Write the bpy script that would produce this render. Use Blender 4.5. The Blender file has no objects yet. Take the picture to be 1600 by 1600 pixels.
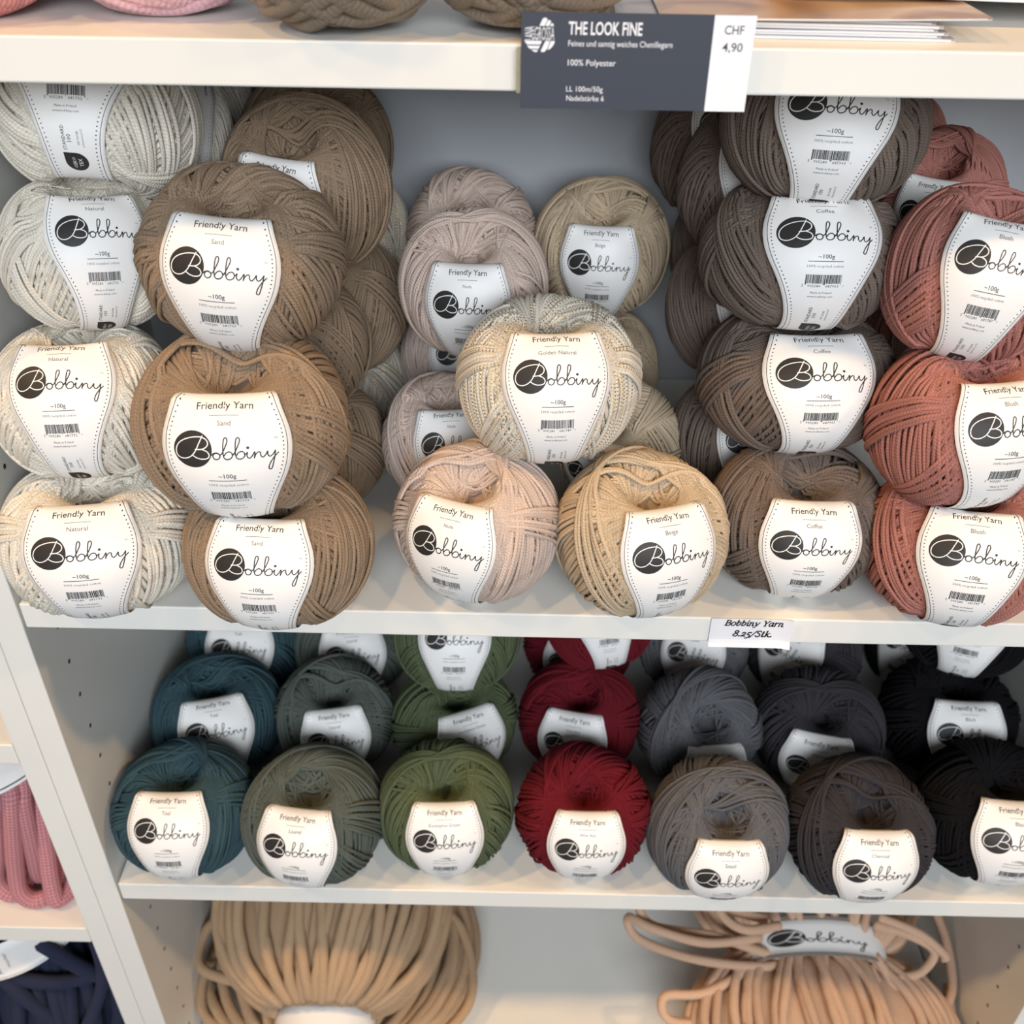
import bpy, bmesh, math, random
import numpy as np
from mathutils import Vector, Matrix

SC = bpy.context.scene
COL = SC.collection
PI = math.pi

# ------------------------------------------------------------------ camera
cam_d = bpy.data.cameras.new('camera')
cam_d.sensor_width = 36.0
cam_d.lens = 36.0
cam_d.clip_start = 0.02
cam_d.dof.use_dof = True
cam_d.dof.focus_distance = 0.575
cam_d.dof.aperture_fstop = 9.5
cam = bpy.data.objects.new('camera', cam_d)
COL.objects.link(cam)
_f = Vector((-0.00519, 0.81101, -0.58502)); _r = Vector((0.9998, 0.01552, 0.01265)); _u = Vector((-0.01934, 0.58483, 0.81094))
cam.matrix_world = Matrix(((_r.x, _u.x, -_f.x, 0.0), (_r.y, _u.y, -_f.y, -0.47), (_r.z, _u.z, -_f.z, 0.41567), (0, 0, 0, 1)))
SC.camera = cam

# ------------------------------------------------------------------ world, lights, exposure
W = bpy.data.worlds.new('shop_room'); SC.world = W
W.use_nodes = True
W.node_tree.nodes['Background'].inputs[0].default_value = (0.80, 0.90, 1.0, 1)
W.node_tree.nodes['Background'].inputs[1].default_value = 0.06

def area(name, loc, target, size, power, color, sizey=None, spread=None):
    d = bpy.data.lights.new(name, 'AREA')
    d.energy = power; d.color = color
    d.shape = 'RECTANGLE' if sizey else 'DISK'
    d.size = size
    if sizey: d.size_y = sizey
    if spread: d.spread = math.radians(spread)
    o = bpy.data.objects.new(name, d); COL.objects.link(o)
    o.location = loc
    o.rotation_euler = (Vector(target) - Vector(loc)).to_track_quat('-Z', 'Y').to_euler()
    return o
WARM = (1.0, 0.62, 0.28)
for _x, _y, _z, _w in ((-1.55, -0.66, 1.80, 3.6), (-0.55, -0.60, 1.90, 1.5), (0.62, -0.60, 1.90, 1.1), (1.75, -0.66, 1.80, 3.0)):
    area('ceiling_spot', (_x, _y, _z), (0.05, 0.02, -0.2), 0.10, _w, WARM, spread=80)
area('shop_window', (0.4, -2.9, 1.36), (0.05, 0.0, 0.10), 2.3, 110, (0.86, 0.92, 1.0), sizey=1.2)

SC.view_settings.view_transform = 'Standard'
SC.view_settings.look = 'None'
SC.view_settings.gamma = 1.0
SC.view_settings.use_curve_mapping = False
SC.view_settings.exposure = 0.0

# ------------------------------------------------------------------ materials
def lin(c):
    return tuple(((v / 255) / 12.92 if v / 255 <= 0.04045 else ((v / 255 + 0.055) / 1.055) ** 2.4) for v in c)

def new_mat(name):
    m = bpy.data.materials.new(name); m.use_nodes = True
    nt = m.node_tree
    return m, nt, nt.nodes['Principled BSDF']

def node(nt, typ, **kw):
    n = nt.nodes.new(typ)
    for k, v in kw.items(): setattr(n, k, v)
    return n

def mth(nt, op, a, b=None):
    n = node(nt, 'ShaderNodeMath', operation=op)
    for i, v in enumerate((a, b)):
        if v is None: continue
        if isinstance(v, (int, float)): n.inputs[i].default_value = v
        else: nt.links.new(v, n.inputs[i])
    return n.outputs[0]

def flat_mat(name, rgb, rough=0.6, spec=0.3, noise=None, bump=0.0):
    m, nt, p = new_mat(name)
    c = lin(rgb)
    p.inputs['Base Color'].default_value = (*c, 1)
    p.inputs['Roughness'].default_value = rough
    p.inputs['Specular IOR Level'].default_value = spec
    if noise:
        tc = node(nt, 'ShaderNodeTexCoord')
        nz = node(nt, 'ShaderNodeTexNoise'); nz.inputs['Scale'].default_value = noise; nz.inputs['Detail'].default_value = 3
        nt.links.new(tc.outputs['Object'], nz.inputs['Vector'])
        rp = node(nt, 'ShaderNodeValToRGB')
        rp.color_ramp.elements[0].position = 0.3; rp.color_ramp.elements[1].position = 0.7
        rp.color_ramp.elements[0].color = (*[v * 0.95 for v in c], 1); rp.color_ramp.elements[1].color = (*c, 1)
        nt.links.new(nz.outputs['Fac'], rp.inputs['Fac']); nt.links.new(rp.outputs['Color'], p.inputs['Base Color'])
        if bump:
            b = node(nt, 'ShaderNodeBump'); b.inputs['Strength'].default_value = bump; b.inputs['Distance'].default_value = 0.001
            nt.links.new(nz.outputs['Fac'], b.inputs['Height']); nt.links.new(b.outputs['Normal'], p.inputs['Normal'])
    return m

def yarn_mat(name, rgb, ply=1.9, plies=2, sheen=0.12, glitter=False, fuzz=900.0, lo=0.86, hi=1.08, bump=0.4, rib=0.14, knit=False):
    m, nt, p = new_mat(name)
    L = nt.links.new
    st = node(nt, 'ShaderNodeAttribute', attribute_name='strand').outputs['Fac']
    al = node(nt, 'ShaderNodeAttribute', attribute_name='along').outputs['Fac']
    ar = node(nt, 'ShaderNodeAttribute', attribute_name='around').outputs['Fac']
    ph = mth(nt, 'ADD', mth(nt, 'MULTIPLY', al, 2 * PI / ply), mth(nt, 'MULTIPLY', ar, 2 * PI * plies))
    wave = mth(nt, 'SINE', ph)
    if knit:      # knitted tube: crossed rows of stitches
        wave = mth(nt, 'MULTIPLY', wave, mth(nt, 'SINE', mth(nt, 'SUBTRACT', mth(nt, 'MULTIPLY', al, 2 * PI / ply), mth(nt, 'MULTIPLY', ar, 2 * PI * plies))))
    tw = mth(nt, 'MULTIPLY', mth(nt, 'ADD', wave, 1.0), 0.5)
    tc = node(nt, 'ShaderNodeTexCoord')
    nz = node(nt, 'ShaderNodeTexNoise'); nz.inputs['Scale'].default_value = fuzz; nz.inputs['Detail'].default_value = 2
    L(tc.outputs['Object'], nz.inputs['Vector'])
    mr = node(nt, 'ShaderNodeMapRange'); L(st, mr.inputs['Value']); mr.inputs['To Min'].default_value = lo; mr.inputs['To Max'].default_value = hi
    k = mth(nt, 'MULTIPLY', mr.outputs[0], mth(nt, 'ADD', mth(nt, 'MULTIPLY', tw, rib), 1.0 - rib))
    k = mth(nt, 'MULTIPLY', k, mth(nt, 'ADD', mth(nt, 'MULTIPLY', nz.outputs['Fac'], 0.30), 0.85))
    mx = node(nt, 'ShaderNodeVectorMath', operation='SCALE')
    mx.inputs[0].default_value = lin(rgb); L(k, mx.inputs['Scale'])
    L(mx.outputs['Vector'], p.inputs['Base Color'])
    p.inputs['Roughness'].default_value = 0.95
    p.inputs['Specular IOR Level'].default_value = 0.15
    p.inputs['Sheen Weight'].default_value = sheen
    p.inputs['Sheen Roughness'].default_value = 0.5
    p.inputs['Sheen Tint'].default_value = (*[min(1, v * 1.3 + .05) for v in lin(rgb)], 1)
    h = mth(nt, 'ADD', mth(nt, 'MULTIPLY', tw, 0.6), nz.outputs['Fac'])
    b = node(nt, 'ShaderNodeBump'); b.inputs['Strength'].default_value = bump; b.inputs['Distance'].default_value = 0.0006
    L(h, b.inputs['Height']); L(b.outputs['Normal'], p.inputs['Normal'])
    if glitter:
        # a lurex filament runs along every strand: short metallic dashes
        d1 = mth(nt, 'FRACT', mth(nt, 'ADD', mth(nt, 'MULTIPLY', al, 1 / 2.1), mth(nt, 'MULTIPLY', st, 7.3)))
        on = mth(nt, 'LESS_THAN', d1, 0.36)
        a2 = mth(nt, 'ABSOLUTE', mth(nt, 'SUBTRACT', mth(nt, 'ABSOLUTE', mth(nt, 'SUBTRACT', ar, 0.5)), 0.09))
        on = mth(nt, 'MULTIPLY', on, mth(nt, 'LESS_THAN', a2, 0.05))
        on = mth(nt, 'MULTIPLY', on, mth(nt, 'GREATER_THAN', mth(nt, 'FRACT', mth(nt, 'MULTIPLY', st, 5.7)), 0.45))
        mc = node(nt, 'ShaderNodeMix', data_type='RGBA'); L(on, mc.inputs['Factor'])
        L(mx.outputs['Vector'], mc.inputs['A']); mc.inputs['B'].default_value = (*lin((196, 152, 70)), 1)
        L(mc.outputs['Result'], p.inputs['Base Color']); L(mth(nt, 'MULTIPLY', on, 0.8), p.inputs['Metallic'])
        r = mth(nt, 'SUBTRACT', 0.95, mth(nt, 'MULTIPLY', on, 0.68)); L(r, p.inputs['Roughness'])
    return m

YARN = {
 'natural': (226, 219, 204), 'sand': (149, 128, 106), 'golden': (218, 210, 194), 'nude': (208, 188, 174),
 'beige': (198, 178, 150), 'coffee': (116, 102, 92), 'blush': (174, 118, 107), 'teal': (57, 81, 88),
 'laurel': (88, 95, 88), 'eucalyptus': (88, 98, 71), 'red': (104, 24, 34), 'grey': (98, 98, 101),
 'charcoal': (56, 54, 57), 'black': (17, 16, 19)}
YM = {k: yarn_mat('yarn_' + k, v, glitter=(k == 'golden')) for k, v in YARN.items()}
M_PAPER = flat_mat('band_paper', (240, 238, 234), 0.45, 0.35)
M_INK = flat_mat('print_ink', (48, 46, 45), 0.5, 0.3)
M_INK2 = flat_mat('print_grey', (98, 95, 93), 0.5, 0.3)
M_BOARD = flat_mat('white_laminate', (236, 234, 226), 0.42, 0.35, noise=9)
M_HOLE = flat_mat('peg_hole_dark', (82, 72, 60), 0.9, 0.1)
M_BACK = flat_mat('back_panel_white', (184, 187, 190), 0.6, 0.2)

# ------------------------------------------------------------------ object helpers
def link(name, me, parent=None, mats=()):
    o = bpy.data.objects.new(name, me)
    for m in mats: me.materials.append(m)
    COL.objects.link(o)
    if parent: o.parent = parent
    return o

def thing(name, label, cat, loc=(0, 0, 0), group=None):
    o = bpy.data.objects.new(name, None); COL.objects.link(o)
    o.location = loc; o.empty_display_size = 0.02
    return tag(o, label, cat, group)

def tag(o, label, cat, group=None):
    o['label'] = label; o['category'] = cat
    if group: o['group'] = group
    return o

def mesh_np(name, verts, faces, smooth=False, midx=None, attrs=None):
    """faces: list of index arrays, each (n, k) with k corners"""
    me = bpy.data.meshes.new(name)
    verts = np.asarray(verts, np.float32)
    fl = [np.asarray(f, np.int32) for f in faces if len(f)]
    loops = np.concatenate([f.ravel() for f in fl])
    tot = np.concatenate([np.full(len(f), f.shape[1], np.int32) for f in fl])
    start = np.concatenate([[0], np.cumsum(tot)[:-1]]).astype(np.int32)
    me.vertices.add(len(verts)); me.vertices.foreach_set('co', verts.ravel())
    me.loops.add(len(loops)); me.loops.foreach_set('vertex_index', loops)
    me.polygons.add(len(tot)); me.polygons.foreach_set('loop_start', start)
    me.polygons.foreach_set('use_smooth', np.full(len(tot), smooth, bool))
    if midx is not None: me.polygons.foreach_set('material_index', np.asarray(midx, np.int32))
    if attrs:
        for k, v in attrs.items():
            a = me.attributes.new(k, 'FLOAT', 'POINT'); a.data.foreach_set('value', np.asarray(v, np.float32))
    me.update(calc_edges=True); me.validate()
    return me

def box_bm(bm, x0, x1, y0, y1, z0, z1, bev=0.0):
    t = bmesh.new()
    bmesh.ops.create_cube(t, size=1.0)
    for v in t.verts:
        v.co = Vector(((x0 + x1) / 2 + v.co.x * (x1 - x0), (y0 + y1) / 2 + v.co.y * (y1 - y0), (z0 + z1) / 2 + v.co.z * (z1 - z0)))
    if bev: bmesh.ops.bevel(t, geom=list(t.edges), offset=bev, segments=2, affect='EDGES', profile=0.5)
    me = bpy.data.meshes.new('tmp'); t.to_mesh(me); t.free()
    bm.from_mesh(me); bpy.data.meshes.remove(me)

def box(name, x0, x1, y0, y1, z0, z1, mat, parent=None, bev=0.0008):
    bm = bmesh.new(); box_bm(bm, x0, x1, y0, y1, z0, z1, bev)
    me = bpy.data.meshes.new(name); bm.to_mesh(me); bm.free()
    return link(name, me, parent, [mat])

# tubes: list of paths -> one mesh with strand / along / around attributes
def tubes(paths, r, sides=8, seed=0, cap=True, rvar=0.0):
    rg = np.random.default_rng(seed)
    V, F4, S, A, O = [], [], [], [], []
    base = 0; caps = []
    for P in paths:
        P = np.asarray(P, float); n = len(P)
        T = np.gradient(P, axis=0); T /= np.linalg.norm(T, axis=1)[:, None]
        N = np.zeros_like(P)
        a = np.array([0, -0.3, 1.0]); a = a - T[0] * (a @ T[0])
        if np.linalg.norm(a) < 1e-3: a = np.array([1.0, 0, 0])
        N[0] = a / np.linalg.norm(a)
        for i in range(1, n):
            v = N[i - 1] - T[i] * (N[i - 1] @ T[i]); N[i] = v / (np.linalg.norm(v) + 1e-12)
        Bn = np.cross(T, N)
        al = np.concatenate([[0], np.cumsum(np.linalg.norm(np.diff(P, axis=0), axis=1))]) * 1000 + rg.random() * 50
        ang = np.arange(sides) / sides * 2 * PI + PI
        rr = r * (1 + rvar * (rg.random() - .5)) * (1 + rvar * 0.35 * np.sin(al / 9.0 + rg.random() * 6))
        ring = P[:, None, :] + rr[:, None, None] * (np.cos(ang)[None, :, None] * N[:, None, :] + np.sin(ang)[None, :, None] * Bn[:, None, :])
        V.append(ring.reshape(-1, 3))
        i0 = base + np.arange(n - 1)[:, None] * sides + np.arange(sides)[None, :]
        i1 = base + np.arange(n - 1)[:, None] * sides + (np.arange(sides) + 1)[None, :] % sides
        F4.append(np.stack([i0, i1, i1 + sides, i0 + sides], -1).reshape(-1, 4))
        if cap:
            caps.append(base + np.arange(sides)[::-1]); caps.append(base + (n - 1) * sides + np.arange(sides))
        S.append(np.full(n * sides, rg.random())); A.append(np.repeat(al, sides)); O.append(np.tile(np.arange(sides) / sides, n))
        base += n * sides
    faces = [np.concatenate(F4)]
    if caps: faces.append(np.array(caps))
    return np.concatenate(V), faces, dict(strand=np.concatenate(S), along=np.concatenate(A), around=np.concatenate(O))

def tube_obj(name, paths, r, mat, parent=None, sides=8, seed=0, rvar=0.0):
    v, f, a = tubes(paths, r, sides, seed, True, rvar)
    return link(name, mesh_np(name, v, f, True, None, a), parent, [mat])

def smooth_path(pts, n=40):
    """Catmull-Rom through points"""
    P = np.asarray(pts, float)
    P = np.concatenate([[2 * P[0] - P[1]], P, [2 * P[-1] - P[-2]]])
    m = len(P) - 3
    u = np.linspace(0, m - 1e-9, n); i = u.astype(int); t = (u - i)[:, None]
    p0, p1, p2, p3 = P[i], P[i + 1], P[i + 2], P[i + 3]
    return 0.5 * ((2 * p1) + (-p0 + p2) * t + (2 * p0 - 5 * p1 + 4 * p2 - p3) * t ** 2 + (-p0 + 3 * p1 - 3 * p2 + p3) * t ** 3)

# ------------------------------------------------------------------ flat print (2D, millimetres) that can be laid on any surface
_txt = {}
def text2d(body, bold=0.0, res=2, shear=0.0):
    k = (body, bold, res, shear)
    if k in _txt: return _txt[k]
    cu = bpy.data.curves.new('lettering', 'FONT')
    cu.body = body; cu.resolution_u = res; cu.offset = bold; cu.shear = shear
    ob = bpy.data.objects.new('lettering', cu); COL.objects.link(ob)
    dg = bpy.context.evaluated_depsgraph_get(); dg.update()
    me = bpy.data.meshes.new_from_object(ob.evaluated_get(dg))
    v = np.array([x.co[:2] for x in me.vertices]).reshape(-1, 2)
    f = [tuple(p.vertices) for p in me.polygons]
    bpy.data.objects.remove(ob); bpy.data.curves.remove(cu); bpy.data.meshes.remove(me)
    _txt[k] = (v, f)
    return _txt[k]

class Print:
    def __init__(s): s.v = []; s.lay = []; s.f = []; s.m = []; s.n = 0
    def add(s, v, f, mat, lay):
        v = np.asarray(v, float).reshape(-1, 2)
        s.v.append(v); s.lay.append(np.full(len(v), lay))
        for q in f: s.f.append(tuple(i + s.n for i in q)); s.m.append(mat)
        s.n += len(v)
    def text(s, body, cx, y, w, mat, h=None, bold=0.0, rot=0, lay=1.0, res=2, anchor='c', shear=0.0):
        v, f = text2d(body, bold, res, shear)
        x0, x1 = v[:, 0].min(), v[:, 0].max()
        k = w / (x1 - x0); kh = k if h is None else h / 0.70      # h is the cap height
        q = np.empty_like(v)
        q[:, 0] = (v[:, 0] - ((x0 + x1) / 2 if anchor == 'c' else x0)) * k; q[:, 1] = v[:, 1] * kh
        if rot == 90: q = np.stack([-q[:, 1], q[:, 0]], 1)
        s.add(q + (cx, y), f, mat, lay)
    def stroke(s, pts, w, mat, lay=1.0, n=None, smooth=True):
        P = smooth_path(pts, n or 7 * len(pts)) if smooth else np.asarray(pts, float)
        T = np.gradient(P, axis=0); T /= (np.linalg.norm(T, axis=1)[:, None] + 1e-9)
        N = np.stack([-T[:, 1], T[:, 0]], 1)
        ww = np.full(len(P), w) if np.isscalar(w) else np.asarray(w)
        A = P + N * ww[:, None] / 2; B = P - N * ww[:, None] / 2
        n = len(P)
        s.add(np.concatenate([A, B]), [(i, i + n, i + n + 1, i + 1) for i in range(n - 1)], mat, lay)
        for c, r in ((P[0], ww[0] / 2), (P[-1], ww[-1] / 2)): s.disc(c[0], c[1], r, mat, lay, 8)
    def disc(s, x, y, r, mat, lay=1.0, n=7, rings=1):
        v = [(x, y)]; f = []
        for k in range(1, rings + 1):
            for i in range(n):
                a = 2 * PI * i / n
                v.append((x + r * k / rings * math.cos(a), y + r * k / rings * math.sin(a)))
        for i in range(n): f.append((0, 1 + i, 1 + (i + 1) % n))
        for k in range(1, rings):
            for i in range(n):
                a, b = 1 + (k - 1) * n + i, 1 + (k - 1) * n + (i + 1) % n
                f.append((a, a + n, b + n, b))
        s.add(v, f, mat, lay)
    def rect(s, x0, x1, y0, y1, mat, lay=1.0, step=1.6):
        n = max(1, int(abs(x1 - x0) / step)); m = max(1, int(abs(y1 - y0) / step))
        n = min(n, 24); m = min(m, 24)
        v = [(x0 + (x1 - x0) * i / n, y0 + (y1 - y0) * j / m) for j in range(m + 1) for i in range(n + 1)]
        s.add(v, [(j * (n + 1) + i, j * (n + 1) + i + 1, (j + 1) * (n + 1) + i + 1, (j + 1) * (n + 1) + i) for j in range(m) for i in range(n)], mat, lay)
    def poly(s, pts, mat, lay=1.0): s.add(pts, [tuple(range(len(pts)))], mat, lay)
    def arrays(s): return np.concatenate(s.v), np.concatenate(s.lay), s.f, s.m

# the script wordmark, in units of 1/100 of its drawing grid
B_PTS = [(545,640),(500,730),(455,820),(400,885),(330,918),(265,912),(224,872),(217,805),(243,740),(300,690),(385,660),(470,650),(540,657),(590,690),(604,735),(580,775),(530,798),(455,802)]
B_PTS2 = [(530,799),(588,826),(613,868),(592,906),(530,919),(470,907),(425,880)]
def _b(dx):
    return [[(x + dx, y) for x, y in P] for P in (
        [(735,866),(758,850),(790,790),(818,725),(822,685),(806,667),(787,682),(776,740),(771,830),(776,893),(800,921),(842,917),(872,886),(867,848),(838,831),(804,846),(784,874)],
        [(869,868),(888,866),(898,848)])]
SCRIPT = [[(640,868),(662,850),(700,842),(730,862),(732,895),(705,920),(672,916),(655,890),(665,858),(700,845),(735,866)]] + _b(0) + _b(137) + [
    [(1006,868),(1024,866),(1040,845),(1034,895),(1058,921),(1090,893),(1117,848),(1122,860),(1112,921)],
    [(1112,921),(1130,878),(1160,850),(1183,858),(1184,895),(1208,921),(1240,890),(1264,850),(1264,895),(1290,920),(1326,890),(1352,846)],
    [(1352,846),(1340,930),(1318,1020),(1296,1088),(1276,1098),(1262,1078),(1282,1015),(1330,940),(1385,878)]]
def wordmark(pr, sx=1.0, cx=0.0, cy=0.0, ink=1, paper=0, w=0.56, lay=1.0):
    g = lambda P: [((x - 787) * 0.0409 * sx + cx, (802 - y) * 0.0409 * sx + cy) for x, y in P]
    pr.disc((417 - 787) * 0.0409 * sx + cx, cy, 9.45 * sx, ink, lay, 36, 4)
    pr.stroke(g(B_PTS), w * 0.95 * sx, paper, lay + 1.2)
    pr.stroke(g(B_PTS2), w * 0.95 * sx, paper, lay + 1.2)
    for P in SCRIPT: pr.stroke(g(P), w * sx, ink, lay + 0.4)
    pr.disc((1047 - 787) * 0.0409 * sx + cx, (802 - 790) * 0.0409 * sx + cy, 0.72 * sx, ink, lay + 0.4, 10)

HW_S = [-95, -85, -60, -48, -36, -28, -19, -14, -3, 5, 12, 21, 33, 45, 70]
HW_W = [14.2, 14.2, 15, 16.5, 19.8, 23, 27, 29.3, 31.4, 31.2, 30.0, 26.2, 19.8, 16.2, 15.0]
def halfw(s): return np.interp(s, HW_S, HW_W)
def _hw_smooth(s):
    d = np.linspace(-6, 6, 13)
    return np.mean([halfw(np.asarray(s) + q) for q in d], axis=0)

def band_print(colour, digits, s_lo, s_hi):
    p = Print()
    for sg in (-1, 1):
        ss = np.arange(s_lo + 1, s_hi - 0.5, 1.6)
        p.stroke(np.stack([sg * (_hw_smooth(ss) - 2.2), ss], 1), 0.30, 1, smooth=False)
        for q in np.arange(s_lo + 1.2, s_hi - 1, 2.35):
            p.disc(sg * (float(_hw_smooth(q)) - 4.1), q, 0.40, 1, n=6)
    p.text('Friendly Yarn', 0.3, 19.2, 25.8, 1, bold=0.004, res=3)
    p.rect(-6.6, 6.8, 15.9, 16.15, 2)
    p.text(colour, 0.2, 11.3, 1.46 * len(colour) + 0.2, 2, bold=0.0, res=3)
    wordmark(p)
    p.text('TM', 23.6, 4.6, 1.5, 1)
    p.text('~100g', 0.0, -15.0, 8.2, 1, bold=0.006)
    p.rect(-8.9, 8.7, -16.75, -16.4, 1)
    p.text('100% recycled cotton', 0.0, -19.9, 18.2, 2, bold=0.0, res=1)
    rg = random.Random(int(digits))
    x = -9.2
    while x < 9.0:
        w = rg.choice((0.2, 0.2, 0.38, 0.56)); g = rg.choice((0.18, 0.18, 0.34))
        tall = x < -8.6 or x > 8.3 or abs(x) < .3
        p.rect(x, min(x + w, 9.2), -30.0 if tall else -29.2, -24.0, 1); x += w + g
    p.text('5', -10.2, -31.4, 0.9, 2, res=1)
    p.text('905280', -4.6, -31.4, 6.6, 2, bold=0.004, res=1)
    p.text(digits, 4.4, -31.4, 6.6, 2, bold=0.004, res=1)
    p.text('>', 10.2, -31.2, 0.8, 2, res=1)
    p.text('Made in Poland', -0.6, -35.2, 10.6, 1, res=1)
    p.text('www.bobbiny.com', -0.6, -37.6, 12.7, 1, res=1)
    # turned text further down the band
    p.text('STANDARD', -2.6, -50.5, 13.0, 1, bold=0.006, rot=90, res=1)
    p.text('100', 0.3, -50.5, 4.0, 1, bold=0.006, rot=90, res=1)
    p.text('IW 00048', 4.2, -50.5, 7.0, 2, rot=90, res=1)
    p.text('Lukasiewicz-LIT', 6.2, -50.5, 9.5, 2, rot=90, res=1)
    p.disc(0.6, -64.0, 5.6, 1, 1.0, 28, 4)
    p.rect(-5.0, -1.6, -61.8, -58.4, 1, 1.0); p.rect(-5.0, -1.2, -64.0, -61.8, 1, 0.9); p.rect(-1.6, 0.6, -60.8, -58.4, 1, 0.9)
    p.text('OEKO', 0.3, -64.2, 6.6, 0, bold=0.0, rot=90, lay=2.2, res=1)
    p.text('TEX', 3.4, -64.2, 4.8, 0, bold=0.0, rot=90, lay=2.2, res=1)
    return p

# ------------------------------------------------------------------ ball of yarn
BAND_OFF = 0.0031
SK = 0.93
class Profile:
    """outline of a centre-pull ball, pole dimples included; t = polar angle"""
    def __init__(s, a, c, dep=0.028, rh=0.0150, e=0.92):
        t = np.linspace(0, PI, 1441)
        rho = a * np.sin(t) ** e; z = c * np.sign(np.cos(t)) * np.abs(np.cos(t)) ** e
        z = z - np.sign(np.cos(t)) * dep * np.exp(-(rho / rh) ** 2) * np.minimum(1, np.abs(np.cos(t)) * 4)
        s.t, s.rho, s.z = t, rho, z
        dr, dz = np.gradient(rho), np.gradient(z)
        L = np.hypot(dr, dz); nr, nz = -dz / L, dr / L
        for _ in range(6):
            nr = np.convolve(np.pad(nr, 4, mode='edge'), np.ones(9) / 9, 'valid'); nz = np.convolve(np.pad(nz, 4, mode='edge'), np.ones(9) / 9, 'valid')
        L = np.hypot(nr, nz); s.nr, s.nz = nr / L, nz / L
        arc = np.concatenate([[0], np.cumsum(np.hypot(np.diff(rho), np.diff(z)))])
        s.arc = (np.interp(PI / 2, t, arc) - arc)      # + towards the top
    def at_t(s, t): return [np.interp(t, s.t, q) for q in (s.rho, s.z, s.nr, s.nz)]
    def at_s(s, x): return [np.interp(x, s.arc[::-1], q[::-1]) for q in (s.rho, s.z, s.nr, s.nz)]

BA, BC = 0.0485, 0.042
PROF = Profile(BA, BC)

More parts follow.
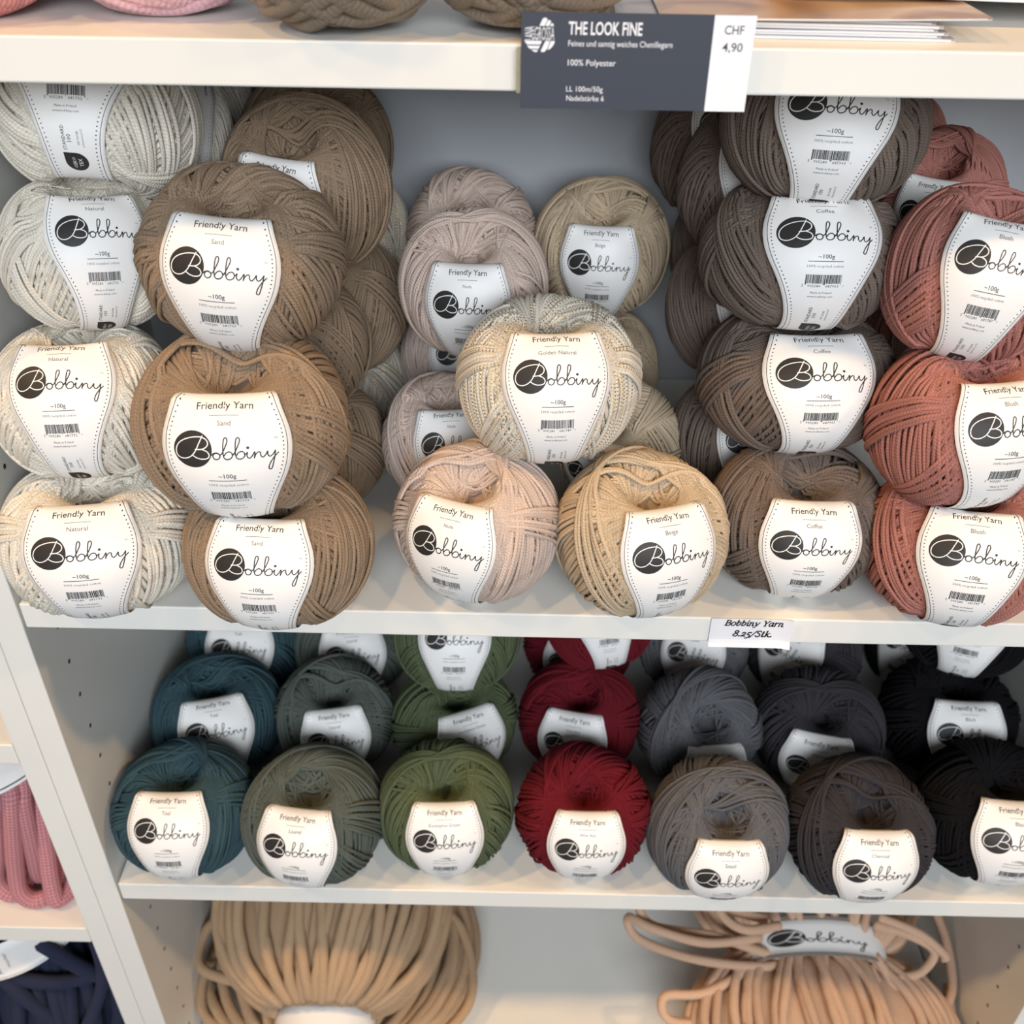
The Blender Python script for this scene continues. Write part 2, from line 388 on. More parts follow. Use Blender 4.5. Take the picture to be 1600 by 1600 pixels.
def yarn_mesh(name, seed, prof=PROF, r=0.00125, N=120, K=64, sides=6, hmax=0.0042, tmins=(11, 16, 23), bundles=2, bn=(7, 13), wob=1.0, squeeze=0.5, core=0.0006, deep=30):
    rg = np.random.default_rng(seed)
    nsec = rg.integers(4, 7)
    cuts = np.sort(rg.random(nsec - 1)); vals = rg.choice(np.radians(tmins), nsec)
    k = np.arange(N) / N
    sec = np.searchsorted(cuts, k)
    tm = vals[sec] + np.radians(2.0) * np.sin(k * 40 + rg.random() * 6) + np.radians(1.2) * rg.standard_normal(N)
    phi = rg.random() * 2 * PI + 2 * PI * (k + wob * 0.22 / N * rg.standard_normal(N) + 0.5 / N * np.sin(k * 2 * PI * 17))
    h = hmax * k + 0.0003 * rg.standard_normal(N) + 0.0005 * (sec % 2)
    if deep:      # inner turns lining the hole
        m = deep
        tm = np.concatenate([tm, np.radians(rg.uniform(7.0, 12.0, m))]); phi = np.concatenate([phi, np.sort(rg.random(m)) * 2 * PI]); h = np.concatenate([h, rg.uniform(-0.0002, 0.001, m)])
    for b in range(bundles):
        m = int(rg.integers(*bn)); t0 = np.radians(rg.uniform(24, 40)); p0 = rg.random() * 2 * PI
        j = np.arange(m)
        tm = np.concatenate([tm, t0 + np.radians(0.7) * rg.standard_normal(m)])
        sp = 2 * r / prof.rho.max() / max(0.45, math.cos(t0))
        phi = np.concatenate([phi, p0 + sp * (j + 0.18 * rg.standard_normal(m))])
        h = np.concatenate([h, np.full(m, hmax * 0.9 + 0.0011 + 0.0008 * b / bundles) + 0.0002 * rg.standard_normal(m)])
    M = len(tm)
    th = np.arange(K) / K * 2 * PI
    u = np.stack([np.cos(phi), np.sin(phi), 0 * phi], 1)
    inc = PI / 2 - tm
    v = np.stack([-np.sin(phi) * np.cos(inc), np.cos(phi) * np.cos(inc), np.sin(inc)], 1)
    P = np.cos(th)[None, :, None] * u[:, None, :] + np.sin(th)[None, :, None] * v[:, None, :]
    t = np.arccos(np.clip(P[..., 2], -1, 1)); az = np.arctan2(P[..., 1], P[..., 0])
    az = az + wob * 0.012 * np.sin(3 * th[None, :] + rg.random(M)[:, None] * 6)
    t = np.clip(t + wob * 0.012 * np.sin(2 * th[None, :] + rg.random(M)[:, None] * 6), 0.02, PI - 0.02)
    rho, z, nr, nz = prof.at_t(t)
    n = np.stack([nr * np.cos(az), nr * np.sin(az), nz], -1)
    C = np.stack([rho * np.cos(az), rho * np.sin(az), z], -1)
    d = (az + PI / 2 + PI) % (2 * PI) - PI
    hh = (h[:, None] + 0.00035 * wob * np.sin(th[None, :] * 2 + rg.random(M)[:, None] * 6)) * (1 - squeeze * np.exp(-(d / 0.62) ** 2))
    if prof is PROF:      # the band presses the windings flat
        X = C[..., 0] * 1000; S = (np.interp(t, prof.t, prof.arc) * 1000 - 25) / SK
        edge = np.interp(S, HW_S, HW_W) + 1.5
        w = np.clip((edge + 5 - np.abs(X)) / 5, 0, 1); w = w * w * (3 - 2 * w) * (C[..., 1] < 0)
        hh = hh * (1 - w) + np.minimum(hh, BAND_OFF - r * 1.1 - 0.0006) * 0.75 * w
    C = C + n * hh[..., None]
    T = np.roll(C, -1, 1) - np.roll(C, 1, 1); T /= np.linalg.norm(T, axis=-1)[..., None]
    Bn = np.cross(T, n); Bn /= np.linalg.norm(Bn, axis=-1)[..., None]
    Nn = np.cross(Bn, T)
    ang = np.arange(sides) / sides * 2 * PI + PI
    rr = r * (1 + 0.16 * (rg.random(M) - .5))
    ring = C[:, :, None, :] + rr[:, None, None, None] * (np.cos(ang)[None, None, :, None] * Nn[:, :, None, :] * 0.92 + np.sin(ang)[None, None, :, None] * Bn[:, :, None, :] * 1.04)
    V = ring.reshape(-1, 3)
    m_, k_, s_ = np.meshgrid(np.arange(M), np.arange(K), np.arange(sides), indexing='ij')
    idx = lambda m, k, s: (m * K + k % K) * sides + s % sides
    F = np.stack([idx(m_, k_, s_), idx(m_, k_ + 1, s_), idx(m_, k_ + 1, s_ + 1), idx(m_, k_, s_ + 1)], -1).reshape(-1, 4)
    seg = np.linalg.norm(np.roll(C, -1, 1) - C, axis=-1)
    al = (np.cumsum(seg, 1) - seg) * 1000
    strand = np.repeat(rg.random(M), K * sides); along = np.repeat(al.reshape(-1), sides); around = np.tile(np.arange(sides) / sides, M * K)
    # solid heart of the ball
    nt, na = 40, 48
    tt = np.linspace(0.0, PI, nt); aa = np.arange(na) / na * 2 * PI
    rh, zz, n1, n2 = prof.at_t(tt)
    rh = np.maximum(rh - core * n1, 0.0); zz = zz - core * n2
    CV = np.stack([rh[:, None] * np.cos(aa), rh[:, None] * np.sin(aa), np.repeat(zz[:, None], na, 1)], -1).reshape(-1, 3)
    b0 = len(V)
    i_, j_ = np.meshgrid(np.arange(nt - 1), np.arange(na), indexing='ij')
    CF = np.stack([i_ * na + j_, (i_ + 1) * na + j_, (i_ + 1) * na + (j_ + 1) % na, i_ * na + (j_ + 1) % na], -1).reshape(-1, 4) + b0
    V = np.concatenate([V, CV]); z0 = np.zeros(len(CV))
    return mesh_np(name, V, [F, CF], True, None, dict(strand=np.concatenate([strand, z0]), along=np.concatenate([along, z0]), around=np.concatenate([around, z0])))

def band_map(x, s, lay, prof=PROF, s0=0.025):
    """x (mm across), s (mm along, 0 at the wordmark) -> point on the band over the front (-y) of the ball"""
    x = np.asarray(x) * 1e-3; s = np.asarray(s) * 1e-3 * SK + s0
    rho, z, nr, nz = prof.at_s(s)
    kap = 0.86 * np.clip(nr / np.maximum(rho, 0.012), -6.0, 22.0)
    sag = kap * x * x / 2 * (1 - (kap * x) ** 2 / 12)
    xx = x * (1 - (kap * x) ** 2 / 7)
    off = BAND_OFF + lay * 6e-5 - sag
    return np.stack([xx, -(rho + nr * off), z + nz * off], -1)

# ends of the band: just over the lip of the hole
_i = np.where((PROF.nr < -0.55) & (PROF.t < PI / 2))[0]; S_HI = (PROF.arc[_i.max()] * 1000 - 25) / SK
_i = np.where((PROF.nr < -0.35) & (PROF.t > PI / 2))[0]; S_LO = (PROF.arc[_i.min()] * 1000 - 25) / SK

def band_mesh(name, colour, digits):
    ss = np.linspace(S_LO, S_HI, 60); nx = 17
    q = np.linspace(-1, 1, nx)
    w = _hw_smooth(ss)
    X = q[None, :] * w[:, None]; Sg = np.repeat(ss[:, None], nx, 1)
    V = []; F = []; Fm = []
    top = band_map(X, Sg, 0.0).reshape(-1, 3); bot = band_map(X, Sg, -4.0).reshape(-1, 3)
    V = [top, bot]; ns = len(ss); off = len(top)
    i, j = np.meshgrid(np.arange(ns - 1), np.arange(nx - 1), indexing='ij')
    a = i * nx + j
    q1 = np.stack([a, a + 1, a + nx + 1, a + nx], -1).reshape(-1, 4)
    q2 = q1[:, ::-1] + off
    rim = []
    for k in range(ns - 1):
        for e in (0, nx - 1):
            b = k * nx + e; f = (b, b + nx, b + nx + off, b + off)
            rim.append(f if e == 0 else f[::-1])
    for k in range(nx - 1):
        for e in (0, ns - 1):
            b = e * nx + k; f = (b, b + off, b + 1 + off, b + 1)
            rim.append(f if e == 0 else f[::-1])
    quads = [q1, q2, np.array(rim)]
    nq = sum(len(f) for f in quads)
    pv, lay, pf, pm = band_print(colour, digits, S_LO, S_HI).arrays()
    keep = [n for n, f in enumerate(pf) if pv[list(f), 1].min() > S_LO + 0.3 and pv[list(f), 1].max() < S_HI - 0.3]
    PV = band_map(pv[:, 0], pv[:, 1], lay * 1.5)
    base = off * 2
    faces = list(quads); mi = [0] * nq
    by = {}
    for n in keep: by.setdefault(len(pf[n]), []).append(n)
    for kk, ls in sorted(by.items()):
        faces.append(np.array([pf[n] for n in ls]) + base); mi += [pm[n] for n in ls]
    me = mesh_np(name, np.concatenate(V + [PV]), faces, True, mi)
    for m in (M_PAPER, M_INK, M_INK2): me.materials.append(m)
    return me

# ------------------------------------------------------------------ bookcases
XL, XR = -0.306, 0.442
TH = 0.0193
DEP = 0.305
Z = {'upper': 0.3223, 'middle': 0.0, 'lower': -0.286, 'bottom': -0.60, 'top': 0.66}
def side_panel(parent, x0, x1, hole_x, hz, name='side_panel'):
    bm = bmesh.new(); box_bm(bm, x0, x1, 0.0, DEP + 0.006, -0.95, 0.90, 0.0009)
    nf = len(bm.faces)
    for yy in (0.036, 0.262):
        for k in range(-18, 26):
            z = hz + k * 0.032
            if not -0.9 < z < 0.85: continue
            vs = []
            for i in range(10):
                an = 2 * PI * i / 10
                vs.append(bm.verts.new((hole_x, yy + 0.0018 * math.cos(an), z + 0.0018 * math.sin(an))))
            bm.faces.new(vs)
    bm.faces.ensure_lookup_table()
    me = bpy.data.meshes.new(name)
    for i, f in enumerate(bm.faces):
        f.material_index = 1 if i >= nf else 0
    bm.to_mesh(me); bm.free()
    return link(name, me, parent, [M_BOARD, M_HOLE])

case = thing('bookcase', 'white laminate bookcase filled with balls of yarn, adjustable shelves and peg holes', 'bookcase', (0, 0, 0))
side_panel(case, XL - 0.0187, XL, XL + 0.00012, -0.147)
side_panel(case, XR, XR + 0.0187, XR - 0.00012, -0.403)
box('back_panel', XL, XR, DEP, DEP + 0.006, -0.95, 0.90, M_BACK, case, 0)
for k, z in Z.items():
    box('shelf', XL + 0.0021, XR - 0.0021, 0.0, DEP - 0.001, z - TH, z, M_BOARD, case, 0.0009)
case2 = thing('bookcase', 'neighbouring white bookcase at the left, holding pink and navy cord skeins', 'bookcase', (0, 0, 0))
X2 = -0.3425
side_panel(case2, X2, X2 + 0.0174, X2 - 0.00012, -0.147)
side_panel(case2, X2 - 0.80, X2 - 0.782, X2 - 0.782 + 0.00012, -0.147)
box('back_panel', X2 - 0.782, X2, DEP, DEP + 0.006, -0.95, 0.90, M_BACK, case2, 0)
for z in (0.42, 0.14, -0.1285, -0.348, -0.65):
    box('shelf', X2 - 0.782, X2 - 0.0004, 0.0, DEP - 0.001, z - TH, z, M_BOARD, case2, 0.0009)
fl = box('floor', -3, 3, -4, 1.2, -1.0, -0.95, flat_mat('shop_floor', (96, 86, 74), 0.6, 0.3, noise=4), None, 0); fl['kind'] = 'structure'
wl = box('wall_back', -3, 3, 0.33, 0.45, -0.95, 2.2, flat_mat('shop_wall', (225, 222, 214), 0.8, 0.2), None, 0); wl['kind'] = 'structure'

# ------------------------------------------------------------------ the balls of yarn on the two main shelves
NAMES = {'natural': ('Natural', '681732'), 'sand': ('Sand', '681763'), 'golden': ('Golden Natural', '681749'), 'nude': ('Nude', '681770'),
 'beige': ('Beige', '681756'), 'coffee': ('Coffee', '687963'), 'blush': ('Blush', '681787'), 'teal': ('Teal', '681855'), 'laurel': ('Laurel', '681886'),
 'eucalyptus': ('Eucalyptus Green', '681893'), 'red': ('Wine Red', '681824'), 'grey': ('Steel', '681862'), 'charcoal': ('Charcoal', '681879'), 'black': ('Black', '681909')}
GROUPS = {'natural': 'cream yarn balls', 'sand': 'sand brown yarn balls', 'golden': 'glitter thread yarn balls', 'nude': 'nude yarn balls', 'beige': 'beige yarn balls',
 'coffee': 'coffee brown yarn balls', 'blush': 'blush pink yarn balls', 'teal': 'teal yarn balls', 'laurel': 'grey-green yarn balls', 'eucalyptus': 'olive green yarn balls',
 'red': 'dark red yarn balls', 'grey': 'grey yarn balls', 'charcoal': 'charcoal yarn balls', 'black': 'black yarn balls'}
YARNS = [yarn_mesh('yarn_winding', 11 + 7 * i) for i in range(8)]
for me in YARNS: me.materials.append(YM['natural'])
BANDS = {k: band_mesh('paper_band', *v) for k, v in NAMES.items()}
# colour, (x, y, z), equatorial radius, half height, yaw, pitch, roll, winding, label
BALLS = [
 ('natural', (-0.2494, 0.0188, 0.0420), 0.0559, 0.044, 8.9, 2.3, 0, 0, 'cream yarn ball lowest in the front stack beside the left side panel'),
 ('natural', (-0.2509, 0.0454, 0.1180), 0.0491, 0.045, 6.9, -10.9, 0, 5, 'cream yarn ball second from the bottom of the front stack beside the left side panel'),
 ('natural', (-0.2467, 0.0856, 0.1900), 0.0456, 0.043, 30.3, -4.5, 8, 2, 'cream yarn ball third from the bottom of the stack beside the left side panel'),
 ('natural', (-0.2335, 0.1068, 0.2600), 0.0522, 0.043, 6.5, -29.0, 4, 7, 'cream yarn ball topmost of the left stack, tipped back with its barcode under the shelf'),
 ('natural', (-0.2197, 0.1750, 0.2343), 0.0374, 0.044, 42.4, -25.0, 10, 4, 'grey-shaded cream yarn ball tucked behind the topmost cream ball'),
 ('natural', (-0.2296, 0.2550, 0.2353), 0.0412, 0.044, -8.7, 10.0, 0, 1, 'cream yarn ball deepest in the upper left corner, behind two other cream balls'),
 ('sand', (-0.1400, 0.0071, 0.0440), 0.0520, 0.044, -1.8, 4.5, 0, 6, 'sand brown yarn ball lowest of the front brown stack, overhanging the shelf edge'),
 ('sand', (-0.1547, 0.0258, 0.1180), 0.0573, 0.047, 4.1, 13.1, 0, 3, 'wide sand brown yarn ball in the middle of the front brown stack'),
 ('sand', (-0.1544, 0.0693, 0.1960), 0.0535, 0.047, -2.4, 13.2, 4, 1, 'sand brown yarn ball on top of the front brown stack'),
 ('sand', (-0.1311, 0.1500, 0.2097), 0.0478, 0.050, -15.8, 29.3, 4, 6, 'sand brown yarn ball right behind the top of the front brown stack'),
 ('sand', (-0.1489, 0.1400, 0.1099), 0.0474, 0.044, -18.5, 0.0, 0, 3, 'sand brown yarn ball behind the gap between the top and middle front brown balls'),
 ('sand', (-0.1385, 0.1250, 0.0401), 0.0450, 0.045, -19.3, 0.0, 0, 0, 'sand brown yarn ball on the shelf behind the lowest front brown balls'),
 ('sand', (-0.1428, 0.2450, 0.2035), 0.0496, 0.050, 14.0, 19.1, 5, 5, 'shaded sand brown yarn ball at the back, highest of the brown balls under the shelf'),
 ('sand', (-0.1276, 0.2000, 0.1104), 0.0443, 0.048, -28.5, 0.0, 0, 2, 'greyish shaded sand brown yarn ball at the back with no label showing'),
 ('golden', (-0.1272, 0.2350, 0.0246), 0.0426, 0.045, -32.8, 0.0, 0, 7, 'dark shaded cream yarn ball with glitter thread low at the back behind the brown stack'),
 ('golden', (-0.1233, 0.2580, 0.1365), 0.0396, 0.045, -22.8, 0.0, 0, 4, 'cream yarn ball with glitter thread peeping out behind the brown stack'),
 ('nude', (-0.0241, 0.0305, 0.0460), 0.0482, 0.046, -20.8, 14.6, 0, 2, 'pale pinkish nude yarn ball at the front, beside the beige ball'),
 ('nude', (-0.0481, 0.1230, 0.0460), 0.0425, 0.046, 8.7, 6.1, 0, 7, 'nude yarn ball on the shelf just behind the front nude ball'),
 ('nude', (-0.0312, 0.1550, 0.1461), 0.0457, 0.047, -2.4, 26.7, 0, 4, 'lilac-shaded nude yarn ball raised in the second row, its label fully in shade'),
 ('nude', (-0.0368, 0.2450, 0.1450), 0.0445, 0.045, -1.7, 34.1, 0, 1, 'nude yarn ball against the back panel, behind the raised shaded nude ball'),
 ('nude', (-0.0417, 0.2350, 0.0514), 0.0466, 0.045, 3.4, 0.0, 0, 6, 'dark shaded nude yarn ball low at the back under the raised nude balls'),
 ('beige', (0.0743, 0.0220, 0.0460), 0.0496, 0.047, 16.8, 9.1, 0, 3, 'golden beige yarn ball at the front between the nude and the coffee balls'),
 ('beige', (0.0675, 0.1255, 0.0460), 0.0415, 0.046, -26.8, 38.0, 0, 0, 'beige yarn ball half hidden behind the front beige ball and the glitter ball'),
 ('beige', (0.0561, 0.2350, 0.1410), 0.0462, 0.046, -5.4, 24.5, 0, 5, 'dark shaded beige yarn ball alone against the back panel with its label facing out'),
 ('beige', (0.0605, 0.2400, 0.0455), 0.0446, 0.044, -11.3, 0.0, 0, 3, 'very dark beige yarn ball low at the back behind the glitter ball'),
 ('golden', (0.0169, 0.0650, 0.1260), 0.0515, 0.047, 4.8, -0.3, 0, 0, 'cream yarn ball with gold glitter thread resting on the nude and beige balls'),
 ('coffee', (0.1725, 0.0477, 0.0420), 0.0514, 0.043, -1.7, 12.7, 0, 5, 'coffee brown yarn ball lowest of the four in the front coffee stack'),
 ('coffee', (0.1695, 0.0945, 0.1150), 0.0568, 0.043, 3.1, -5.1, 0, 2, 'coffee brown yarn ball second from the bottom of the front coffee stack'),
 ('coffee', (0.1631, 0.1100, 0.1880), 0.0559, 0.043, 0.2, -8.1, 0, 7, 'coffee brown yarn ball third from the bottom of the front coffee stack'),
 ('coffee', (0.1673, 0.1245, 0.2600), 0.0542, 0.043, -8.8, 3.2, 0, 4, 'coffee brown yarn ball topmost of the front coffee stack, cut off by the upper shelf'),
 ('coffee', (0.1415, 0.1850, 0.2059), 0.0408, 0.046, -0.7, 0.0, 0, 1, 'dark coffee yarn ball behind the upper front coffee stack with a label strip showing'),
 ('coffee', (0.1441, 0.1800, 0.1225), 0.0447, 0.046, 10.5, 0.0, 0, 6, 'dark coffee yarn ball mid-height in the row behind the front coffee stack'),
 ('coffee', (0.1472, 0.1316, 0.0450), 0.0429, 0.045, 10.5, 0.0, 0, 4, 'dark coffee yarn ball on the shelf between the beige and front coffee balls'),
 ('coffee', (0.1300, 0.2500, 0.2097), 0.0409, 0.046, 4.1, 0.0, 0, 1, 'coffee yarn ball furthest back under the dark price sign'),
 ('coffee', (0.1515, 0.2550, 0.1316), 0.0414, 0.045, 9.5, 0.0, 0, 6, 'coffee yarn ball deep in shadow below the furthest back coffee ball'),
 ('blush', (0.2612, 0.0212, 0.0430), 0.0519, 0.044, -9.9, -2.6, 0, 3, 'blush pink yarn ball lowest of the front pink stack, label over the shelf edge'),
 ('blush', (0.2515, 0.0372, 0.1180), 0.0493, 0.046, 9.8, 3.2, 0, 0, 'blush pink yarn ball in the middle of the front pink stack'),
 ('blush', (0.2476, 0.0660, 0.1950), 0.0457, 0.046, -13.1, 1.8, 6, 5, 'blush pink yarn ball on top of the front pink stack'),
 ('blush', (0.2619, 0.1700, 0.2021), 0.0361, 0.046, -30.1, 38.0, 0, 2, 'dusky pink yarn ball with open centre behind the top front pink ball'),
 ('blush', (0.2511, 0.2500, 0.2045), 0.0364, 0.045, -46.6, 0.0, 0, 7, 'dusky pink yarn ball deepest in the pink column, peeping past the coffee stack'),
 ('blush', (0.2685, 0.1500, 0.1017), 0.0407, 0.045, -17.4, -10.0, 0, 5, 'shaded pink yarn ball behind the gap between the top and middle front pink balls'),
 ('teal', (-0.2525, 0.0361, -0.2390), 0.0517, 0.048, 1.7, -2.0, 0, 2, 'teal yarn ball in the front row at the left end of the lower shelf'),
 ('laurel', (-0.1517, 0.0315, -0.2390), 0.0521, 0.048, -6.7, 6.2, 0, 7, 'grey-green yarn ball in the front row between the teal and olive balls'),
 ('eucalyptus', (-0.0511, 0.0425, -0.2390), 0.0499, 0.050, 3.1, 10.8, 0, 4, 'olive green yarn ball in the front row beside the dark red ball'),
 ('red', (0.0557, 0.0415, -0.2390), 0.0503, 0.049, 0.0, 14.9, 0, 1, 'dark red yarn ball in the front row of the lower shelf'),
 ('grey', (0.1585, 0.0292, -0.2390), 0.0524, 0.048, -0.1, 24.9, 0, 6, 'mid grey yarn ball in the front row right of the dark red ball'),
 ('charcoal', (0.2659, 0.0307, -0.2390), 0.0537, 0.048, -0.1, 13.7, 0, 3, 'charcoal yarn ball in the front row between the grey and black balls'),
 ('black', (0.3755, 0.0497, -0.2390), 0.0564, 0.048, -3.4, 2.1, 0, 0, 'black yarn ball in the front row at the right edge of the lower shelf'),
 ('teal', (-0.2511, 0.1327, -0.2390), 0.0518, 0.047, 16.3, -0.7, 0, 6, 'teal yarn ball in the second row, shaded, behind the front teal ball'),
 ('laurel', (-0.1520, 0.1354, -0.2390), 0.0487, 0.047, 11.5, 11.5, 0, 3, 'grey-green yarn ball in the second row behind the front grey-green ball'),
 ('eucalyptus', (-0.0502, 0.1340, -0.2400), 0.0513, 0.045, 25.1, 8.2, 0, 0, 'dark green yarn ball in the second row, pressed under another green ball'),
 ('eucalyptus', (-0.0472, 0.1481, -0.1520), 0.0490, 0.044, 1.0, -6.3, 0, 5, 'green yarn ball stacked on top of the second-row green ball'),
 ('red', (0.0564, 0.1397, -0.2390), 0.0493, 0.047, -11.4, 14.3, 0, 2, 'dark red yarn ball in the second row behind the front dark red ball'),
 ('grey', (0.1576, 0.1301, -0.2390), 0.0502, 0.046, 7.9, 38.0, 0, 7, 'bluish grey yarn ball in the second row behind the front grey ball'),
 ('charcoal', (0.2578, 0.1321, -0.2390), 0.0522, 0.047, -13.8, 24.8, 0, 4, 'charcoal yarn ball in the second row behind the front charcoal ball'),
 ('black', (0.3727, 0.1483, -0.2390), 0.0552, 0.046, -2.2, -1.6, 0, 1, 'black yarn ball in the second row behind the front black ball'),
 ('teal', (-0.2478, 0.2295, -0.2400), 0.0521, 0.046, 5.8, -2.9, 0, 7, 'dark teal yarn ball in the third row, cut off by the shelf above'),
 ('laurel', (-0.1499, 0.2280, -0.2400), 0.0511, 0.046, 9.9, 1.5, 0, 4, 'dark grey-green yarn ball in the third row under the upper shelf'),
 ('red', (0.0600, 0.2341, -0.2400), 0.0492, 0.046, -8.9, 13.9, 0, 1, 'dark red yarn ball in the third row under the shelf edge'),
 ('red', (0.0689, 0.1700, -0.1489), 0.0438, 0.044, 7.9, -12.0, -8, 6, 'dark red yarn ball stacked above the third row, only its label end hanging into view'),
 ('grey', (0.1656, 0.2346, -0.2400), 0.0492, 0.046, -10.4, 0.0, 0, 3, 'grey yarn ball in the third row below the paper price tag'),
 ('charcoal', (0.2681, 0.2324, -0.2400), 0.0506, 0.046, -36.6, 0.0, 0, 0, 'charcoal yarn ball in the third row right of the paper price tag'),
 ('black', (0.3800, 0.2391, -0.2400), 0.0478, 0.045, -44.2, 0.0, 0, 5, 'black yarn ball in the third row, mostly hidden by other black balls'),
 ('black', (0.3772, 0.1796, -0.1550), 0.0510, 0.044, -20.4, -8.0, 0, 2, 'black yarn ball stacked on the second-row black ball, label just below the shelf'),
]
def make_ball(colour, loc, a, c, yaw, pitch, roll, var, label):
    t = thing('yarn_ball', label, 'yarn ball', loc, GROUPS[colour])
    R = Matrix.Rotation(math.radians(yaw), 4, 'Z') @ Matrix.Rotation(math.radians(pitch), 4, 'X') @ Matrix.Rotation(math.radians(roll), 4, 'Y')
    t.rotation_euler = R.to_euler(); t.scale = (a / 0.0515, a / 0.0515, c / 0.0450)
    y = link('yarn', YARNS[var], t)
    y.material_slots[0].link = 'OBJECT'; y.material_slots[0].material = YM[colour]
    link('paper_band', BANDS[colour], t)
    return t
for row in BALLS: make_ball(*row)

# ------------------------------------------------------------------ chenille balls on the upper shelf
ZU = Z['upper']
CHP = Profile(0.0395, 0.0325, dep=0.012, rh=0.011)
CHM = [yarn_mesh('chenille_winding', 100 + i, CHP, r=0.0040, N=34, K=56, sides=8, hmax=0.007, tmins=(16, 34, 50), bundles=6, bn=(2, 4), wob=4.0, squeeze=0.0, core=0.0, deep=0) for i in range(3)]
YM['chen_taupe'] = yarn_mat('chenille_taupe', (138, 122, 104), ply=2.6, plies=1, sheen=0.8, fuzz=1400, bump=0.9)
YM['chen_pink'] = yarn_mat('chenille_pink', (226, 182, 186), ply=2.6, plies=1, sheen=0.8, fuzz=1400, bump=0.9)
YM['chen_rose'] = yarn_mat('chenille_rose', (214, 148, 142), ply=2.6, plies=1, sheen=0.8, fuzz=1400, bump=0.9)
YM['chen_mauve'] = yarn_mat('chenille_mauve', (178, 128, 136), ply=2.6, plies=1, sheen=0.8, fuzz=1400, bump=0.9)
for me in CHM: me.materials.append(YM['chen_taupe'])
for kind, x, y, a, yaw, var, lab in (
    ('chen_rose', -0.262, 0.048, 0.045, 20, 0, 'rose pink chenille yarn ball at the far left end of the upper shelf'),
    ('chen_mauve', -0.226, 0.130, 0.045, 70, 1, 'mauve chenille yarn ball behind the two pink balls on the upper shelf'),
    ('chen_pink', -0.172, 0.068, 0.046, 130, 2, 'pale pink chenille yarn ball on the upper shelf left of the taupe ones'),
    ('chen_taupe', -0.084, 0.0335, 0.0445, 40, 1, 'taupe chenille yarn ball at the upper shelf edge beside the pink ball'),
    ('chen_taupe', 0.003, 0.042, 0.0445, 200, 0, 'taupe chenille yarn ball half hidden behind the dark price sign')):
    t = thing('chenille_yarn_ball', lab, 'yarn ball', (x, y, ZU + 0.0385), 'chenille balls on the upper shelf')
    t.rotation_euler = (0, 0, math.radians(yaw)); k = a / 0.0445; t.scale = (k, k, 0.94)
    o = link('yarn', CHM[var], t)
    o.material_slots[0].link = 'OBJECT'; o.material_slots[0].material = YM[kind]

# ------------------------------------------------------------------ magazines on the upper shelf
M_PAGE = flat_mat('magazine_pages', (232, 230, 230), 0.4, 0.4)
def cover_mat(name, cols, scale, gloss=0.25):
    m, nt, p = new_mat(name)
    tc = node(nt, 'ShaderNodeTexCoord'); nz = node(nt, 'ShaderNodeTexNoise')
    nz.inputs['Scale'].default_value = scale; nz.inputs['Detail'].default_value = 1.5; nz.inputs['Distortion'].default_value = 1.2
    nt.links.new(tc.outputs['Object'], nz.inputs['Vector'])
    r = node(nt, 'ShaderNodeValToRGB')
    while len(r.color_ramp.elements) < len(cols): r.color_ramp.elements.new(0.5)
    for i, c in enumerate(cols):
        r.color_ramp.elements[i].position = 0.28 + 0.44 * i / (len(cols) - 1); r.color_ramp.elements[i].color = (*lin(c), 1)
    nt.links.new(nz.outputs['Fac'], r.inputs['Fac']); nt.links.new(r.outputs['Color'], p.inputs['Base Color'])
    p.inputs['Roughness'].default_value = gloss
    return m
M_COV = [cover_mat('cover_tan', [(120, 84, 58), (190, 152, 116), (206, 176, 140), (168, 128, 98)], 14),
         cover_mat('cover_light', [(212, 206, 200), (226, 220, 214), (190, 170, 155)], 10),
         cover_mat('cover_grey', [(120, 116, 120), (178, 172, 170), (205, 198, 192)], 16)]
def sheet(name, w, d, t, mat, parent, bend=None, nx=24):
    """page block w wide, d deep, spine at -x; bend(u) lifts it along its width"""
    xs = np.linspace(0, 1, nx)
    zb = np.array([bend(u) if bend else 0.0 for u in xs])
    V = []
    for dz in (0, t):
        for yy in (0, d):
            V.append(np.stack([xs * w, np.full(nx, yy), zb + dz], 1))
    V = np.concatenate(V); i = np.arange(nx - 1)
    g = lambda a, b: np.stack([a * nx + i, a * nx + i + 1, b * nx + i + 1, b * nx + i], 1)
    ends = np.array([(0, 2 * nx, 3 * nx, nx), (nx - 1, 2 * nx - 1, 4 * nx - 1, 3 * nx - 1)])
    return link(name, mesh_np(name, V, [g(1, 0), g(2, 3), g(0, 2), g(3, 1), ends], False), parent, [mat])
def magazine(loc, rz, w, d, t, cov, label, bend=None, pages=6):
    m = thing('magazine', label, 'magazine', loc, 'magazines on the upper shelf')
    m.rotation_euler = (0, 0, math.radians(rz))
    sheet('page_block', w - 0.002, d - 0.002, t - 0.0006, M_PAGE, m, (lambda u: (bend(u) if bend else 0) + 0.0003))
    c = sheet('cover', w, d, 0.0003, M_COV[cov], m, (lambda u: (bend(u) if bend else 0) + t - 0.0003))
    c2 = sheet('back_cover', w, d, 0.0003, M_PAGE, m, bend)
    return m
zz = ZU + 0.0002
